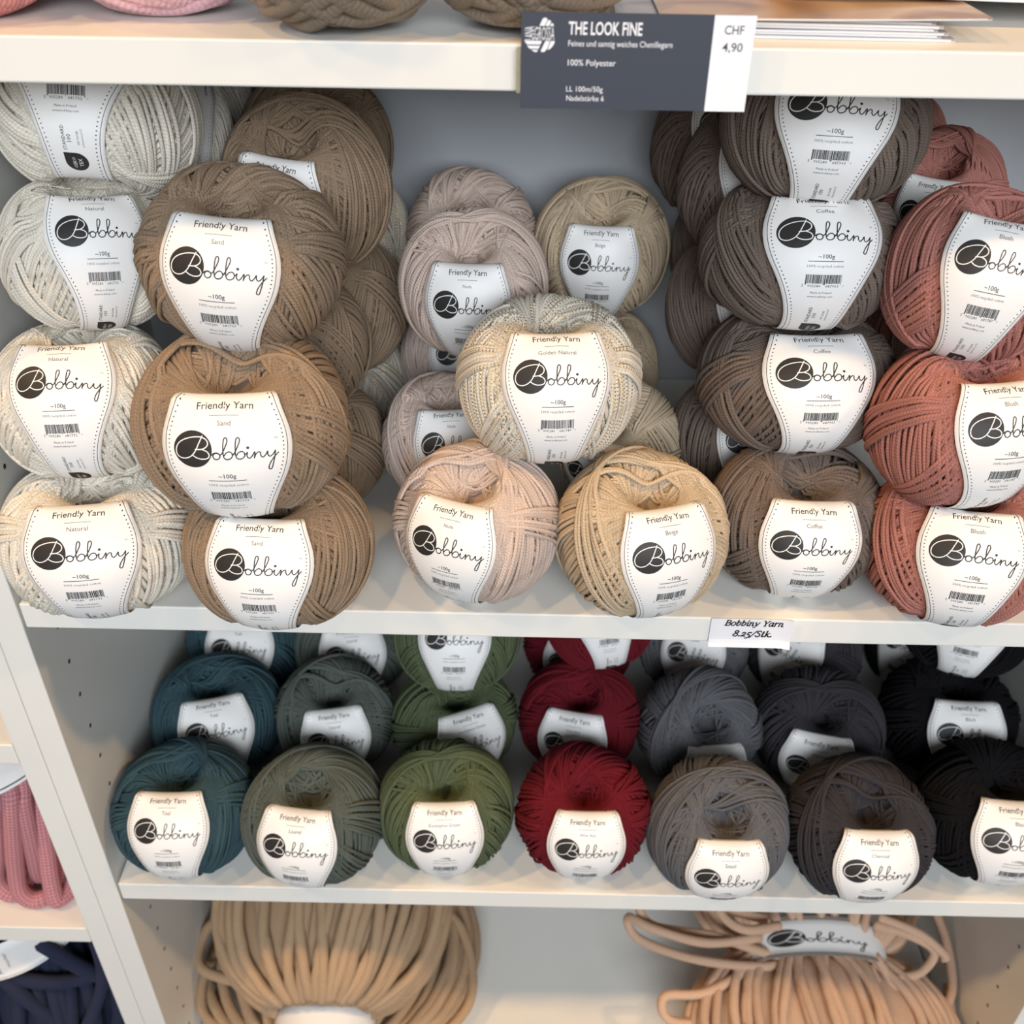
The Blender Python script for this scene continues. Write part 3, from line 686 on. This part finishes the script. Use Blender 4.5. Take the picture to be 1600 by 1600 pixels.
for i, (dx, dy, rz, cov) in enumerate(((0.0, 0.0, -1.0, 1), (-0.006, 0.004, -2.2, 1), (-0.0035, 0.002, -1.6, 2), (-0.008, 0.005, -2.6, 1), (-0.006, 0.003, -1.8, 1), (-0.009, 0.006, -2.4, 2))):
    magazine((0.048 + dx, 0.020 + dy, zz), rz, 0.140, 0.20, 0.00105, cov, ('thin white-edged magazine at the bottom of the upper shelf stack', 'white-edged magazine second from the bottom of the upper shelf stack',
        'white-edged magazine third from the bottom of the upper shelf stack', 'white-edged magazine fourth from the bottom of the upper shelf stack', 'white-edged magazine fifth from the bottom of the upper shelf stack',
        'white-edged magazine just under the tan-covered one in the stack')[i])
    zz += 0.00125
magazine((0.058, 0.016, zz + 0.0002), -1.0, 0.142, 0.205, 0.0009, 0, 'magazine with a glossy tan photo cover topping the stack', bend=lambda u: 0.002 * u * u)
magazine((0.119, 0.054, zz + 0.0046), -3.0, 0.21, 0.20, 0.0016, 2, 'magazine curled over and lying across the magazine stack, its folded edge facing out', bend=lambda u: 0.0065 * math.exp(-u * 7) - 0.004 * u + 0.004 * u * u)

# ------------------------------------------------------------------ price sign on the upper shelf edge
M_SLATE = flat_mat('sign_slate', (66, 71, 82), 0.5, 0.3)
M_SIGNW = flat_mat('sign_white', (240, 240, 242), 0.5, 0.3)
M_SIGNG = flat_mat('sign_text_grey', (78, 80, 86), 0.5, 0.3)
def plate(name, pr, x0, x1, z0, z1, y, th, mats, parent=None, base=0, bend=None):
    """flat card with print (2D in metres*1000, origin x0,z0), printed faces sit just in front"""
    nx = 16
    xs = np.linspace(x0, x1, nx); fy = (lambda x, z: y + (bend(x, z) if bend else 0))
    zs = np.linspace(z0, z1, 10)
    V = []; n1 = nx * len(zs)
    for dy in (0, th):
        V.append(np.array([(x, fy(x, z) + dy, z) for z in zs for x in xs]))
    i, j = np.meshgrid(np.arange(len(zs) - 1), np.arange(nx - 1), indexing='ij'); a = i * nx + j
    q = np.stack([a, a + 1, a + nx + 1, a + nx], -1).reshape(-1, 4)
    rim = []
    for k in range(len(zs) - 1):
        rim.append((k * nx, (k + 1) * nx, (k + 1) * nx + n1, k * nx + n1)); b = k * nx + nx - 1
        rim.append((b + nx, b, b + n1, b + nx + n1))
    for k in range(nx - 1):
        rim.append((k + 1, k, k + n1, k + 1 + n1)); b = (len(zs) - 1) * nx + k
        rim.append((b, b + 1, b + 1 + n1, b + n1))
    faces = [q, q[:, ::-1] + n1, np.array(rim)]; mi = [base] * sum(len(f) for f in faces)
    pv, lay, pf, pm = pr.arrays()
    PV = np.array([(x0 + u * 1e-3, fy(x0 + u * 1e-3, z0 + v * 1e-3) - 0.00004 - 0.00004 * l, z0 + v * 1e-3) for (u, v), l in zip(pv, lay)])
    by = {}
    for n, f in enumerate(pf): by.setdefault(len(f), []).append(n)
    for kk, ls in sorted(by.items()):
        faces.append(np.array([pf[n] for n in ls]) + 2 * n1); mi += [pm[n] for n in ls]
    me = mesh_np(name, np.concatenate(V + [PV]), faces, False, mi)
    return link(name, me, parent, mats)
sx0, sx1, sz0, sz1 = -0.0022, 0.0951, 0.2977, 0.3359
pr = Print()
mm = lambda x, z: ((x - sx0) * 1000, (z - sz0) * 1000)
def st(body, xl, xr, z, h, mat, bold): 
    u0, v = mm(xl, z); u1, _ = mm(xr, z); pr.text(body, (u0 + u1) / 2, v, u1 - u0, mat, h=h, bold=bold, res=3)
pr.rect(*[(0.0777 - sx0) * 1000, (sx1 - sx0) * 1000], 0, (sz1 - sz0) * 1000, 1, 0.3)
st('THE LOOK FINE', 0.0175, 0.0482, 0.3276, 4.9, 1, 0.02)
st('Feines und samtig weiches Chenillegarn', 0.0176, 0.0613, 0.3230, 2.35, 1, 0.001)
st('100% Polyester', 0.0177, 0.0380, 0.3154, 2.45, 1, 0.002)
st('LL 100m/50g', 0.0175, 0.0332, 0.3049, 2.2, 1, 0.0)
st('Nadelstärke 6', 0.0177, 0.0339, 0.3011, 2.25, 1, 0.0)
st('CHF', 0.0824, 0.0904, 0.3286, 3.4, 2, 0.008)
st('4,90', 0.0822, 0.0907, 0.3219, 3.4, 2, 0.008)
# round emblem: bars of a wound ball with lettering across it
def lg(X, Y): return mm(-0.0009 + (X - 320) / 760 * 0.0128, 0.3338 - (Y - 195) / 860 * 0.0133)
for P in ([(690,400),(760,230),(800,200),(840,195),(890,235),(815,400)], [(835,400),(895,265),(940,250),(975,290),(925,400)], [(945,400),(985,330),(1020,330),(1045,400)],
          [(320,770),(760,770),(725,865),(385,865)], [(385,895),(715,895),(680,975),(455,975)], [(500,1000),(665,1000),(640,1055),(600,1058),(540,1035)],
          [(845,770),(965,770),(890,975),(830,1045),(775,1055),(730,1035)], [(985,770),(1080,770),(1065,840),(1010,930),(940,990),(905,985)]):
    pr.poly([lg(*q) for q in P][::-1], 1)
u0, v0 = lg(575, 752); u1, v1 = lg(1062, 415)
pr.text('GROSSA', (u0 + u1) / 2, v0, u1 - u0, 1, h=v1 - v0, bold=-0.002)
u0, v0 = lg(565, 752); u1, v1 = lg(322, 415)
pr.text('LANA', u0, (v0 + v1) / 2, v1 - v0, 1, h=u0 - u1, bold=0.004, rot=90)
sign = thing('price_sign', 'dark slate price sign with a white price field, hung on the upper shelf edge', 'price sign', (0, 0, 0))
plate('printed_card', pr, sx0, sx1, sz0, sz1, -0.0062, 0.0007, [M_SLATE, M_SIGNW, M_SIGNG], sign)
m, nt, p = new_mat('clear_plastic')
p.inputs['Base Color'].default_value = (*lin((225, 222, 200)), 1); p.inputs['Roughness'].default_value = 0.15; p.inputs['Transmission Weight'].default_value = 0.75; p.inputs['IOR'].default_value = 1.3
box('clip_holder', sx0 - 0.0018, sx1 - 0.012, -0.0053, -0.0005, ZU - TH + 0.0005, ZU - 0.001, m, sign, 0.0003)

# ------------------------------------------------------------------ paper price tag on the middle shelf edge
M_TAG = flat_mat('tag_paper', (233, 233, 236), 0.6, 0.25)
tp = Print()
# heavy slanted serif letters: (points, thick?) in a 0..1 x-height grid
GL = {
 'B': (0.95, [([(0.22,0),(0.22,1.42)],1),([(0.02,0.02),(0.5,0.02)],0),([(0.04,1.40),(0.5,1.40)],0),([(0.3,1.40),(0.62,1.38),(0.78,1.12),(0.62,0.80),(0.28,0.74)],.8),([(0.3,0.74),(0.7,0.70),(0.88,0.38),(0.68,0.05),(0.28,0.02)],.9)]),
 'o': (0.78, [([(0.38,0.98),(0.12,0.75),(0.08,0.35),(0.28,0.02),(0.52,0.08),(0.68,0.42),(0.62,0.82),(0.38,0.98)],.85)]),
 'b': (0.78, [([(0.18,1.45),(0.16,0.3),(0.22,0.05)],1),([(0.04,1.40),(0.2,1.46)],0),([(0.16,0.7),(0.42,0.98),(0.64,0.78),(0.6,0.3),(0.36,0.0),(0.18,0.1)],.85)]),
 'i': (0.42, [([(0.04,0.82),(0.2,0.96)],0),([(0.2,0.96),(0.2,0.15),(0.28,0.02),(0.4,0.12)],1),([(0.2,1.34),(0.22,1.36)],1.3)]),
 'n': (0.85, [([(0.04,0.82),(0.18,0.96)],0),([(0.18,0.96),(0.18,0.0)],1),([(0.18,0.62),(0.42,0.96),(0.58,0.9),(0.6,0.6)],.6),([(0.6,0.7),(0.6,0.14),(0.68,0.02),(0.8,0.12)],1)]),
 'y': (0.78, [([(0.04,0.92),(0.2,0.95)],0),([(0.16,0.95),(0.26,0.5),(0.36,0.0)],1),([(0.72,0.96),(0.5,0.3),(0.3,-0.22),(0.1,-0.45),(-0.02,-0.36)],.6)]),
 'Y': (0.95, [([(0.0,1.40),(0.34,1.40)],0),([(0.16,1.40),(0.44,0.7)],1),([(0.92,1.40),(0.44,0.7)],.6),([(0.7,1.40),(1.02,1.40)],0),([(0.44,0.7),(0.44,0.0)],1),([(0.22,0.02),(0.66,0.02)],0)]),
 'a': (0.80, [([(0.6,0.92),(0.36,0.98),(0.12,0.7),(0.08,0.28),(0.24,0.0),(0.46,0.2),(0.6,0.6)],.85),([(0.62,0.96),(0.6,0.15),(0.68,0.02),(0.78,0.12)],1)]),
 'r': (0.62, [([(0.04,0.82),(0.18,0.96)],0),([(0.18,0.96),(0.18,0.0)],1),([(0.18,0.6),(0.36,0.92),(0.56,0.92)],.9)]),
 '8': (0.80, [([(0.36,1.40),(0.14,1.18),(0.2,0.92),(0.42,0.74),(0.66,0.42),(0.56,0.08),(0.34,0.0),(0.1,0.16),(0.1,0.46),(0.38,0.72),(0.6,0.98),(0.62,1.22),(0.36,1.40)],.85)]),
 '.': (0.34, [([(0.14,0.08),(0.16,0.1)],1.4)]),
 '2': (0.72, [([(0.1,0.74),(0.3,0.98),(0.54,0.86),(0.52,0.56),(0.08,0.06)],.8),([(0.08,0.07),(0.64,0.07)],1)]),
 '5': (0.72, [([(0.22,0.96),(0.62,0.98)],.9),([(0.22,0.96),(0.18,0.48)],.4),([(0.18,0.48),(0.46,0.42),(0.56,0.05),(0.4,-0.32),(0.06,-0.42)],.85)]),
 '/': (0.62, [([(-0.05,-0.3),(0.6,1.45)],.6)]),
 'S': (0.78, [([(0.66,1.20),(0.44,1.42),(0.18,1.28),(0.18,0.98),(0.46,0.72),(0.64,0.42),(0.54,0.08),(0.26,0.0),(0.06,0.22)],.9)]),
 't': (0.52, [([(0.22,1.3),(0.2,0.2),(0.3,0.02),(0.46,0.12)],1),([(0.02,0.93),(0.46,0.93)],0)]),
 'k': (0.82, [([(0.18,1.45),(0.18,0.0)],1),([(0.04,1.40),(0.2,1.46)],0),([(0.2,0.45),(0.62,0.95)],.5),([(0.32,0.6),(0.56,0.1),(0.78,0.05)],1)]),
 ' ': (0.5, [])}
def serif_line(pr, body, x0, x1, z, drop, mat):
    tot = sum(GL[c][0] for c in body); k = (x1 - x0) / tot; x = x0
    for c in body:
        adv, stv = GL[c]
        for P, th in stv:
            Q = []
            for (a, b) in P:
                u = x + (a + 0.20 * b) * k
                Q.append((u, z + b * k * 0.76 + drop * (u - x0) / (x1 - x0)))
            pr.stroke(Q, k * (0.10 + 0.13 * th), mat, 1.0, smooth=len(Q) > 2)
        x += adv * k
tx0, tx1, tz0, tz1 = 0.1195, 0.1695, -0.0208, 0.0006
serif_line(tp, 'Bobbiny Yarn', (0.1276 - tx0) * 1000, (0.1634 - tx0) * 1000, (-0.0047 - tz0) * 1000, -0.2, 1)
serif_line(tp, '8.25/Stk.', (0.1336 - tx0) * 1000, (0.1580 - tx0) * 1000, (-0.0133 - tz0) * 1000, -0.3, 1)
o = plate('price_tag', tp, tx0, tx1, tz0, tz1, -0.0012, 0.00025, [M_TAG, M_INK],
          bend=lambda x, z: -0.0022 * max(0, ((tz0 + 0.006) - z) / 0.006) ** 2 - 0.0015 * max(0, (x - tx1 + 0.010) / 0.010) ** 2)
tag(o, 'small white paper price tag stuck on the middle shelf edge', 'price tag')

# ------------------------------------------------------------------ thick cord skeins
def band_ring(name, parent, f, s0, s1, n, pr, mats, th=0.0004):
    """paper strip: f(u, v, lift) -> xyz, u along 0..1, v across 0..1; print in 2D (u*100, v*100)"""
    us = np.linspace(s0, s1, n); vs = np.linspace(0, 1, 5)
    top = np.array([f(u, v, 0) for u in us for v in vs]); bot = np.array([f(u, v, -th) for u in us for v in vs]); m = len(vs)
    i, j = np.meshgrid(np.arange(n - 1), np.arange(m - 1), indexing='ij'); a = i * m + j
    q = np.stack([a, a + m, a + m + 1, a + 1], -1).reshape(-1, 4); off = len(top)
    rim = []
    for k in range(n - 1):
        for e in (0, m - 1): rim.append((k * m + e, (k + 1) * m + e, (k + 1) * m + e + off, k * m + e + off))
    faces = [q, q[:, ::-1] + off, np.array(rim)]; mi = [0] * sum(len(x) for x in faces); V = [top, bot]
    if pr:
        pv, lay, pf, pm = pr.arrays()
        V.append(np.array([f(u / 100, v / 100, 0.00008 + 0.00006 * l) for (u, v), l in zip(pv, lay)]))
        by = {}
        for k, fc in enumerate(pf): by.setdefault(len(fc), []).append(k)
        for kk, ls in sorted(by.items()): faces.append(np.array([pf[k] for k in ls]) + 2 * off); mi += [pm[k] for k in ls]
    return link(name, mesh_np(name, np.concatenate(V), faces, True, mi), parent, mats)

def lobe(C, A, ra, U, ru, Wd, rw, psis, t0=0.22, t1=2.9, n=36, seed=0, wob=0.004, p=0.75):
    """cords running as meridians over an ellipsoid: axis A (from the waist outward), U up, Wd sideways"""
    rg = np.random.default_rng(seed); out = []
    C, A, U, Wd = map(np.asarray, (C, A, U, Wd))
    for s in psis:
        s = s + rg.normal(0, 0.02); lift = 1 + rg.normal(0, 0.025)
        t = np.linspace(t0 + rg.random() * .05, t1, n)
        w = np.sin(t) ** p * lift
        ps = s + 0.10 * rg.normal() * np.sin(t) + 0.04 * np.sin(3 * t + rg.random() * 6)
        P = C + (-np.cos(t) * ra)[:, None] * A + (w * np.sin(ps) * ru)[:, None] * U + (w * np.cos(ps) * rw)[:, None] * Wd
        out.append(P + np.cumsum(rg.normal(0, wob * 0.08, (n, 3)), 0))
    return out
def core_blob(C, A, ra, U, ru, Wd, rw, n=20):
    V = []; C, A, U, Wd = map(np.asarray, (C, A, U, Wd))
    for t in np.linspace(0.1, PI - 0.1, n):
        for s in np.arange(24) / 24 * 2 * PI:
            V.append(C - math.cos(t) * ra * A + math.sin(t) ** .75 * (math.sin(s) * ru * U + math.cos(s) * rw * Wd))
    i, j = np.meshgrid(np.arange(n - 1), np.arange(24), indexing='ij'); a = i * 24 + j; b = i * 24 + (j + 1) % 24
    return np.array(V), np.stack([a, b, b + 24, a + 24], -1).reshape(-1, 4)
def cord_obj(paths, r, mat, parent, blobs=(), seed=0, sides=8, rvar=0.1):
    v, f, a = tubes(paths, r, sides, seed, True, rvar)
    V = [v]; F = list(f); n = len(v); extra = 0
    for bl in blobs:
        bv, bf = core_blob(*bl); V.append(bv); F.append(bf + n); n += len(bv); extra += len(bv)
    a = {k: np.concatenate([q, np.zeros(extra)]) for k, q in a.items()}
    return link('cord', mesh_np('cord', np.concatenate(V), F, True, None, a), parent, [mat])

CT = yarn_mat('cord_taupe', (186, 156, 124), ply=1.7, plies=5, sheen=0.3, fuzz=700, lo=0.88, hi=1.04, bump=0.7)
CB = yarn_mat('cord_blush_beige', (212, 176, 148), ply=1.7, plies=5, sheen=0.3, fuzz=700, lo=0.9, hi=1.04, bump=0.7)
CP = yarn_mat('cord_pink', (218, 150, 154), ply=6.0, plies=7, sheen=0.15, fuzz=900, lo=0.94, hi=1.04, bump=1.0, rib=0.5, knit=True)
CN = yarn_mat('cord_navy', (44, 48, 68), ply=1.7, plies=5, sheen=0.5, fuzz=700, lo=0.9, hi=1.06, bump=0.7)

# taupe skein at the left of the bottom shelf: waist at the front, big lobe behind
n_ = lambda v: np.array(v) / np.linalg.norm(v)
A1 = n_((0, 1, 0.28)); U1 = n_((0, -0.28, 1)); Wx = np.array([1.0, 0, 0])
sk = thing('yarn_skein', 'plump taupe thick-cord skein standing at the left of the bottom shelf', 'yarn skein', (-0.17, 0.1, -0.6), 'thick cord skeins')
def local(paths, t): return [np.asarray(p) - np.array(t.location) for p in paths]
C1 = (-0.172, 0.118, -0.495)
ps = lobe(C1, A1, 0.098, U1, 0.083, Wx, 0.108, np.linspace(-0.6, PI + 0.6, 44), t0=0.32, t1=2.9, seed=3)
C1b = (-0.172, -0.03, -0.565)
cord_obj(local(ps, sk), 0.0052, CT, sk, [(tuple(np.array(C1) - np.array(sk.location)), A1, 0.092, U1, 0.076, Wx, 0.101)], 3)
def f1(u, v, l):
    an = -0.2 + u * (PI + 0.4); q = np.array((-0.172, 0.024, -0.547)) + A1 * (-0.018 + 0.036 * v) + Wx * math.cos(an) * (-(0.047 + l)) + U1 * math.sin(an) * (0.036 + l)
    return q - np.array(sk.location)
band_ring('paper_band', sk, f1, 0, 1, 30, None, [M_PAPER])
s2 = thing('yarn_skein', 'flattened taupe thick-cord skein lying under the plump taupe skein', 'yarn skein', (-0.17, 0.1, -0.6), 'thick cord skeins')
ps = lobe((-0.175, 0.125, -0.572), n_((0, 1, 0)), 0.115, n_((0, 0, 1)), 0.022, Wx, 0.135, np.linspace(-0.25, PI + 0.25, 26), t0=0.15, t1=3.0, seed=9)
loops = [smooth_path([(-0.19, 0.05, -0.55), (-0.25, 0.06, -0.535), (-0.30, 0.075, -0.53), (-0.3, 0.11, -0.52), (-0.268, 0.12, -0.512), (-0.24, 0.10, -0.52)]),
         smooth_path([(-0.20, 0.02, -0.585), (-0.26, 0.03, -0.575), (-0.297, 0.05, -0.565), (-0.298, 0.09, -0.55), (-0.26, 0.12, -0.54)]),
         smooth_path([(-0.12, 0.02, -0.585), (-0.06, 0.04, -0.575), (-0.036, 0.08, -0.57), (-0.05, 0.14, -0.56), (-0.09, 0.17, -0.55)])]
cord_obj(local(ps + loops, s2), 0.0052, CT, s2, (), 5)

# pale peach skein at the right of the bottom shelf
s3 = thing('yarn_skein', 'pale peach thick-cord skein fanning out at the right of the bottom shelf', 'yarn skein', (0.3, 0.08, -0.6), 'thick cord skeins')
Wc = np.array((0.303, 0.107, -0.533)); Af = n_((0, -1, -0.22)); Uf = n_((0, -0.22, 1)); Ab = n_((0, 1, 0.1)); Ub = n_((0, -0.1, 1))
ps = lobe((0.300, 0.028, -0.556), Af, 0.088, Uf, 0.036, Wx, 0.128, np.linspace(-0.35, PI + 0.35, 40), t0=0.30, t1=2.95, seed=21)
ps += lobe((0.303, 0.180, -0.528), Ab, 0.085, Ub, 0.055, Wx, 0.115, np.linspace(-0.35, PI + 0.35, 30), t0=0.30, t1=2.9, seed=22)
def lp(*p): return smooth_path(p, 44)
ps += [lp((0.245,0.10,-0.50),(0.19,0.09,-0.495),(0.14,0.10,-0.49),(0.117,0.115,-0.495),(0.128,0.105,-0.515),(0.18,0.085,-0.515),(0.25,0.082,-0.52),(0.29,0.10,-0.53)),
       lp((0.25,0.11,-0.485),(0.20,0.115,-0.475),(0.15,0.12,-0.472),(0.128,0.125,-0.482),(0.14,0.11,-0.5),(0.2,0.1,-0.5),(0.25,0.09,-0.51),(0.29,0.10,-0.53)),
       lp((0.26,0.10,-0.48),(0.225,0.09,-0.472),(0.205,0.10,-0.468),(0.2,0.115,-0.46),(0.22,0.13,-0.45)),
       lp((0.245,0.085,-0.52),(0.19,0.06,-0.53),(0.15,0.055,-0.53),(0.155,0.04,-0.545),(0.20,0.04,-0.545),(0.25,0.058,-0.535),(0.29,0.085,-0.54)),
       lp((0.355,0.11,-0.49),(0.385,0.10,-0.49),(0.41,0.09,-0.50),(0.40,0.08,-0.52),(0.375,0.075,-0.525)),
       lp((0.36,0.12,-0.475),(0.40,0.12,-0.47),(0.432,0.125,-0.475),(0.434,0.135,-0.478),(0.41,0.15,-0.47)),
       lp((0.355,0.09,-0.51),(0.385,0.06,-0.54),(0.415,0.055,-0.545),(0.433,0.075,-0.54),(0.434,0.11,-0.52),(0.425,0.14,-0.50)),
       lp((0.35,0.085,-0.52),(0.375,0.05,-0.55),(0.405,0.04,-0.56),(0.428,0.05,-0.56),(0.434,0.085,-0.55)),
       lp((0.36,0.115,-0.485),(0.395,0.10,-0.488),(0.415,0.085,-0.495),(0.418,0.08,-0.50))]
cord_obj(local(ps, s3), 0.0047, CB, s3, [(tuple(np.array((0.300, 0.028, -0.556)) - np.array(s3.location)), Af, 0.08, Uf, 0.030, Wx, 0.118)], 8)
bp = Print()
bq = Print(); wordmark(bq, w=0.75)
qv, ql, qf, qm = bq.arrays()
bp.add(np.stack([50 + (qv[:, 0] - 2) * 0.88, 46 + qv[:, 1] * 2.3], 1), qf, 0, 1); bp.m = list(qm); bp.lay = [ql]
bp.rect(2, 98, 7, 9, 1); bp.rect(2, 98, 91, 93, 1)
def f3(u, v, l):
    an = -0.15 + u * (PI + 0.3); q = Wc + Af * (0.019 - 0.038 * v) + Wx * (-math.cos(an)) * (0.071 + l) + Uf * math.sin(an) * (0.043 + l)
    return q - np.array(s3.location)
band_ring('paper_band', s3, f3, 0, 1, 48, bp, [M_PAPER, M_INK, M_INK2])

# pink and navy skeins in the neighbouring bookcase
s4 = thing('yarn_skein', 'chunky pink braided-cord skein with a white band in the left bookcase', 'yarn skein', (-0.44, 0.06, -0.348), 'thick cord skeins')
def px(L): return smooth_path(L, 40)
PK = [px(L) for L in (
    [(-0.389, 0.06, -0.15), (-0.386, 0.04, -0.2145), (-0.3847, 0.032, -0.2303), (-0.3917, 0.026, -0.2717), (-0.3988, 0.022, -0.3132), (-0.3990, 0.020, -0.3290), (-0.3930, 0.020, -0.3385), (-0.3840, 0.022, -0.3400), (-0.3770, 0.030, -0.3370), (-0.3770, 0.044, -0.3200), (-0.383, 0.055, -0.27), (-0.388, 0.06, -0.20)],
    [(-0.381, 0.065, -0.15), (-0.3796, 0.045, -0.2203), (-0.3790, 0.036, -0.2377), (-0.3815, 0.032, -0.2744), (-0.3880, 0.034, -0.3180), (-0.395, 0.044, -0.338), (-0.41, 0.06, -0.32), (-0.415, 0.07, -0.25)],
    [(-0.374, 0.07, -0.15), (-0.3723, 0.055, -0.2261), (-0.3725, 0.042, -0.2573), (-0.3735, 0.034, -0.2899), (-0.3738, 0.026, -0.3150), (-0.3725, 0.020, -0.3350), (-0.3700, 0.022, -0.3400), (-0.3640, 0.034, -0.3380), (-0.364, 0.05, -0.32), (-0.372, 0.06, -0.26)],
    [(-0.368, 0.08, -0.16), (-0.3640, 0.06, -0.2400), (-0.3600, 0.050, -0.2750), (-0.3560, 0.043, -0.3050), (-0.3530, 0.040, -0.3260), (-0.3560, 0.040, -0.3385), (-0.3680, 0.048, -0.3395), (-0.376, 0.06, -0.31), (-0.38, 0.07, -0.24)],
    [(-0.40, 0.06, -0.15), (-0.3992, 0.045, -0.2209), (-0.4030, 0.034, -0.248), (-0.4125, 0.030, -0.2933), (-0.4220, 0.030, -0.3250), (-0.4150, 0.026, -0.3390), (-0.405, 0.03, -0.3395), (-0.398, 0.05, -0.32), (-0.40, 0.06, -0.25)],
    [(-0.42, 0.06, -0.15), (-0.424, 0.042, -0.22), (-0.432, 0.032, -0.27), (-0.440, 0.030, -0.315), (-0.436, 0.028, -0.338), (-0.424, 0.034, -0.339), (-0.42, 0.05, -0.30), (-0.42, 0.06, -0.22)],
    [(-0.44, 0.06, -0.15), (-0.447, 0.042, -0.22), (-0.455, 0.034, -0.28), (-0.458, 0.032, -0.325), (-0.450, 0.034, -0.339), (-0.442, 0.05, -0.32), (-0.445, 0.06, -0.22)],
    [(-0.46, 0.06, -0.15), (-0.468, 0.044, -0.22), (-0.475, 0.036, -0.29), (-0.478, 0.036, -0.33), (-0.468, 0.04, -0.339), (-0.46, 0.06, -0.30)],
    [(-0.48, 0.07, -0.15), (-0.488, 0.05, -0.22), (-0.495, 0.044, -0.29), (-0.497, 0.044, -0.33), (-0.488, 0.05, -0.339), (-0.48, 0.07, -0.30)])]
cord_obj(local(PK, s4), 0.0072, CP, s4, (), 4, 10, 0.05)
def f4(u, v, l):
    an = -0.75 + u * 2.1; R = 0.074 + l
    return np.array((-0.432 + R * math.sin(an), 0.084 - R * math.cos(an), -0.214 + 0.075 * v)) - np.array(s4.location)
b4 = Print()
b4.text('Jumbo', 55.5, 64, 60, 1, h=3.2, rot=90); b4.text('Braided', 61.0, 64, 50, 2, h=1.6, rot=90); b4.rect(1, 99, 4.5, 6.5, 1)
band_ring('paper_band', s4, f4, 0, 1, 40, b4, [M_PAPER, M_INK, M_INK2])

s5 = thing('yarn_skein', 'navy thick-cord skein with a white band below the pink skein at the left', 'yarn skein', (-0.44, 0.08, -0.648), 'thick cord skeins')
A5 = n_((0.05, -0.5, -1.0)); U5 = n_((0.02, -1.0, 0.5))
NV = lobe((-0.445, 0.055, -0.535), A5, 0.10, U5, 0.058, Wx, 0.088, np.linspace(-0.5, PI + 0.5, 26), t0=0.35, t1=2.9, seed=31)
NV += [lp((-0.47, 0.03, -0.46), (-0.42, 0.02, -0.465), (-0.385, 0.03, -0.475), (-0.362, 0.045, -0.47), (-0.368, 0.05, -0.44), (-0.40, 0.07, -0.41)),
       lp((-0.39, 0.06, -0.40), (-0.372, 0.045, -0.43), (-0.366, 0.03, -0.47), (-0.380, 0.012, -0.51), (-0.40, 0.0, -0.545), (-0.42, -0.01, -0.58)),
       lp((-0.42, 0.035, -0.42), (-0.39, 0.03, -0.45), (-0.365, 0.035, -0.49), (-0.355, 0.04, -0.53), (-0.36, 0.045, -0.58)),
       lp((-0.46, 0.025, -0.45), (-0.43, 0.012, -0.48), (-0.40, 0.005, -0.53), (-0.39, 0.0, -0.58))]
cord_obj(local(NV, s5), 0.0062, CN, s5, [(tuple(np.array((-0.445, 0.055, -0.535)) - np.array(s5.location)), A5, 0.09, U5, 0.05, Wx, 0.08)], 6)
def f5(u, v, l):
    an = -0.6 + u * 2.3; R = 0.097 + l
    return np.array((-0.470 + R * math.sin(an), 0.108 - R * math.cos(an), -0.420 + 0.05 * v - 0.034 * math.cos(an))) - np.array(s5.location)
b5 = Print()
b5.rect(1, 99, 3.5, 4.6, 1); b5.rect(1, 99, 7, 7.6, 1)
for P in SCRIPT[-2:]: b5.stroke([(18 + (x - 1100) * 0.03, 56 + (802 - y) * 0.085) for x, y in P], 0.7, 1, 1.0)
b5.text('Jumbo Yarn', 38, 44, 55, 1, h=1.8, rot=90); b5.text('recycled', 42, 50, 40, 2, h=1.3, rot=90)
band_ring('paper_band', s5, f5, 0, 1, 40, b5, [M_PAPER, M_INK, M_INK2])
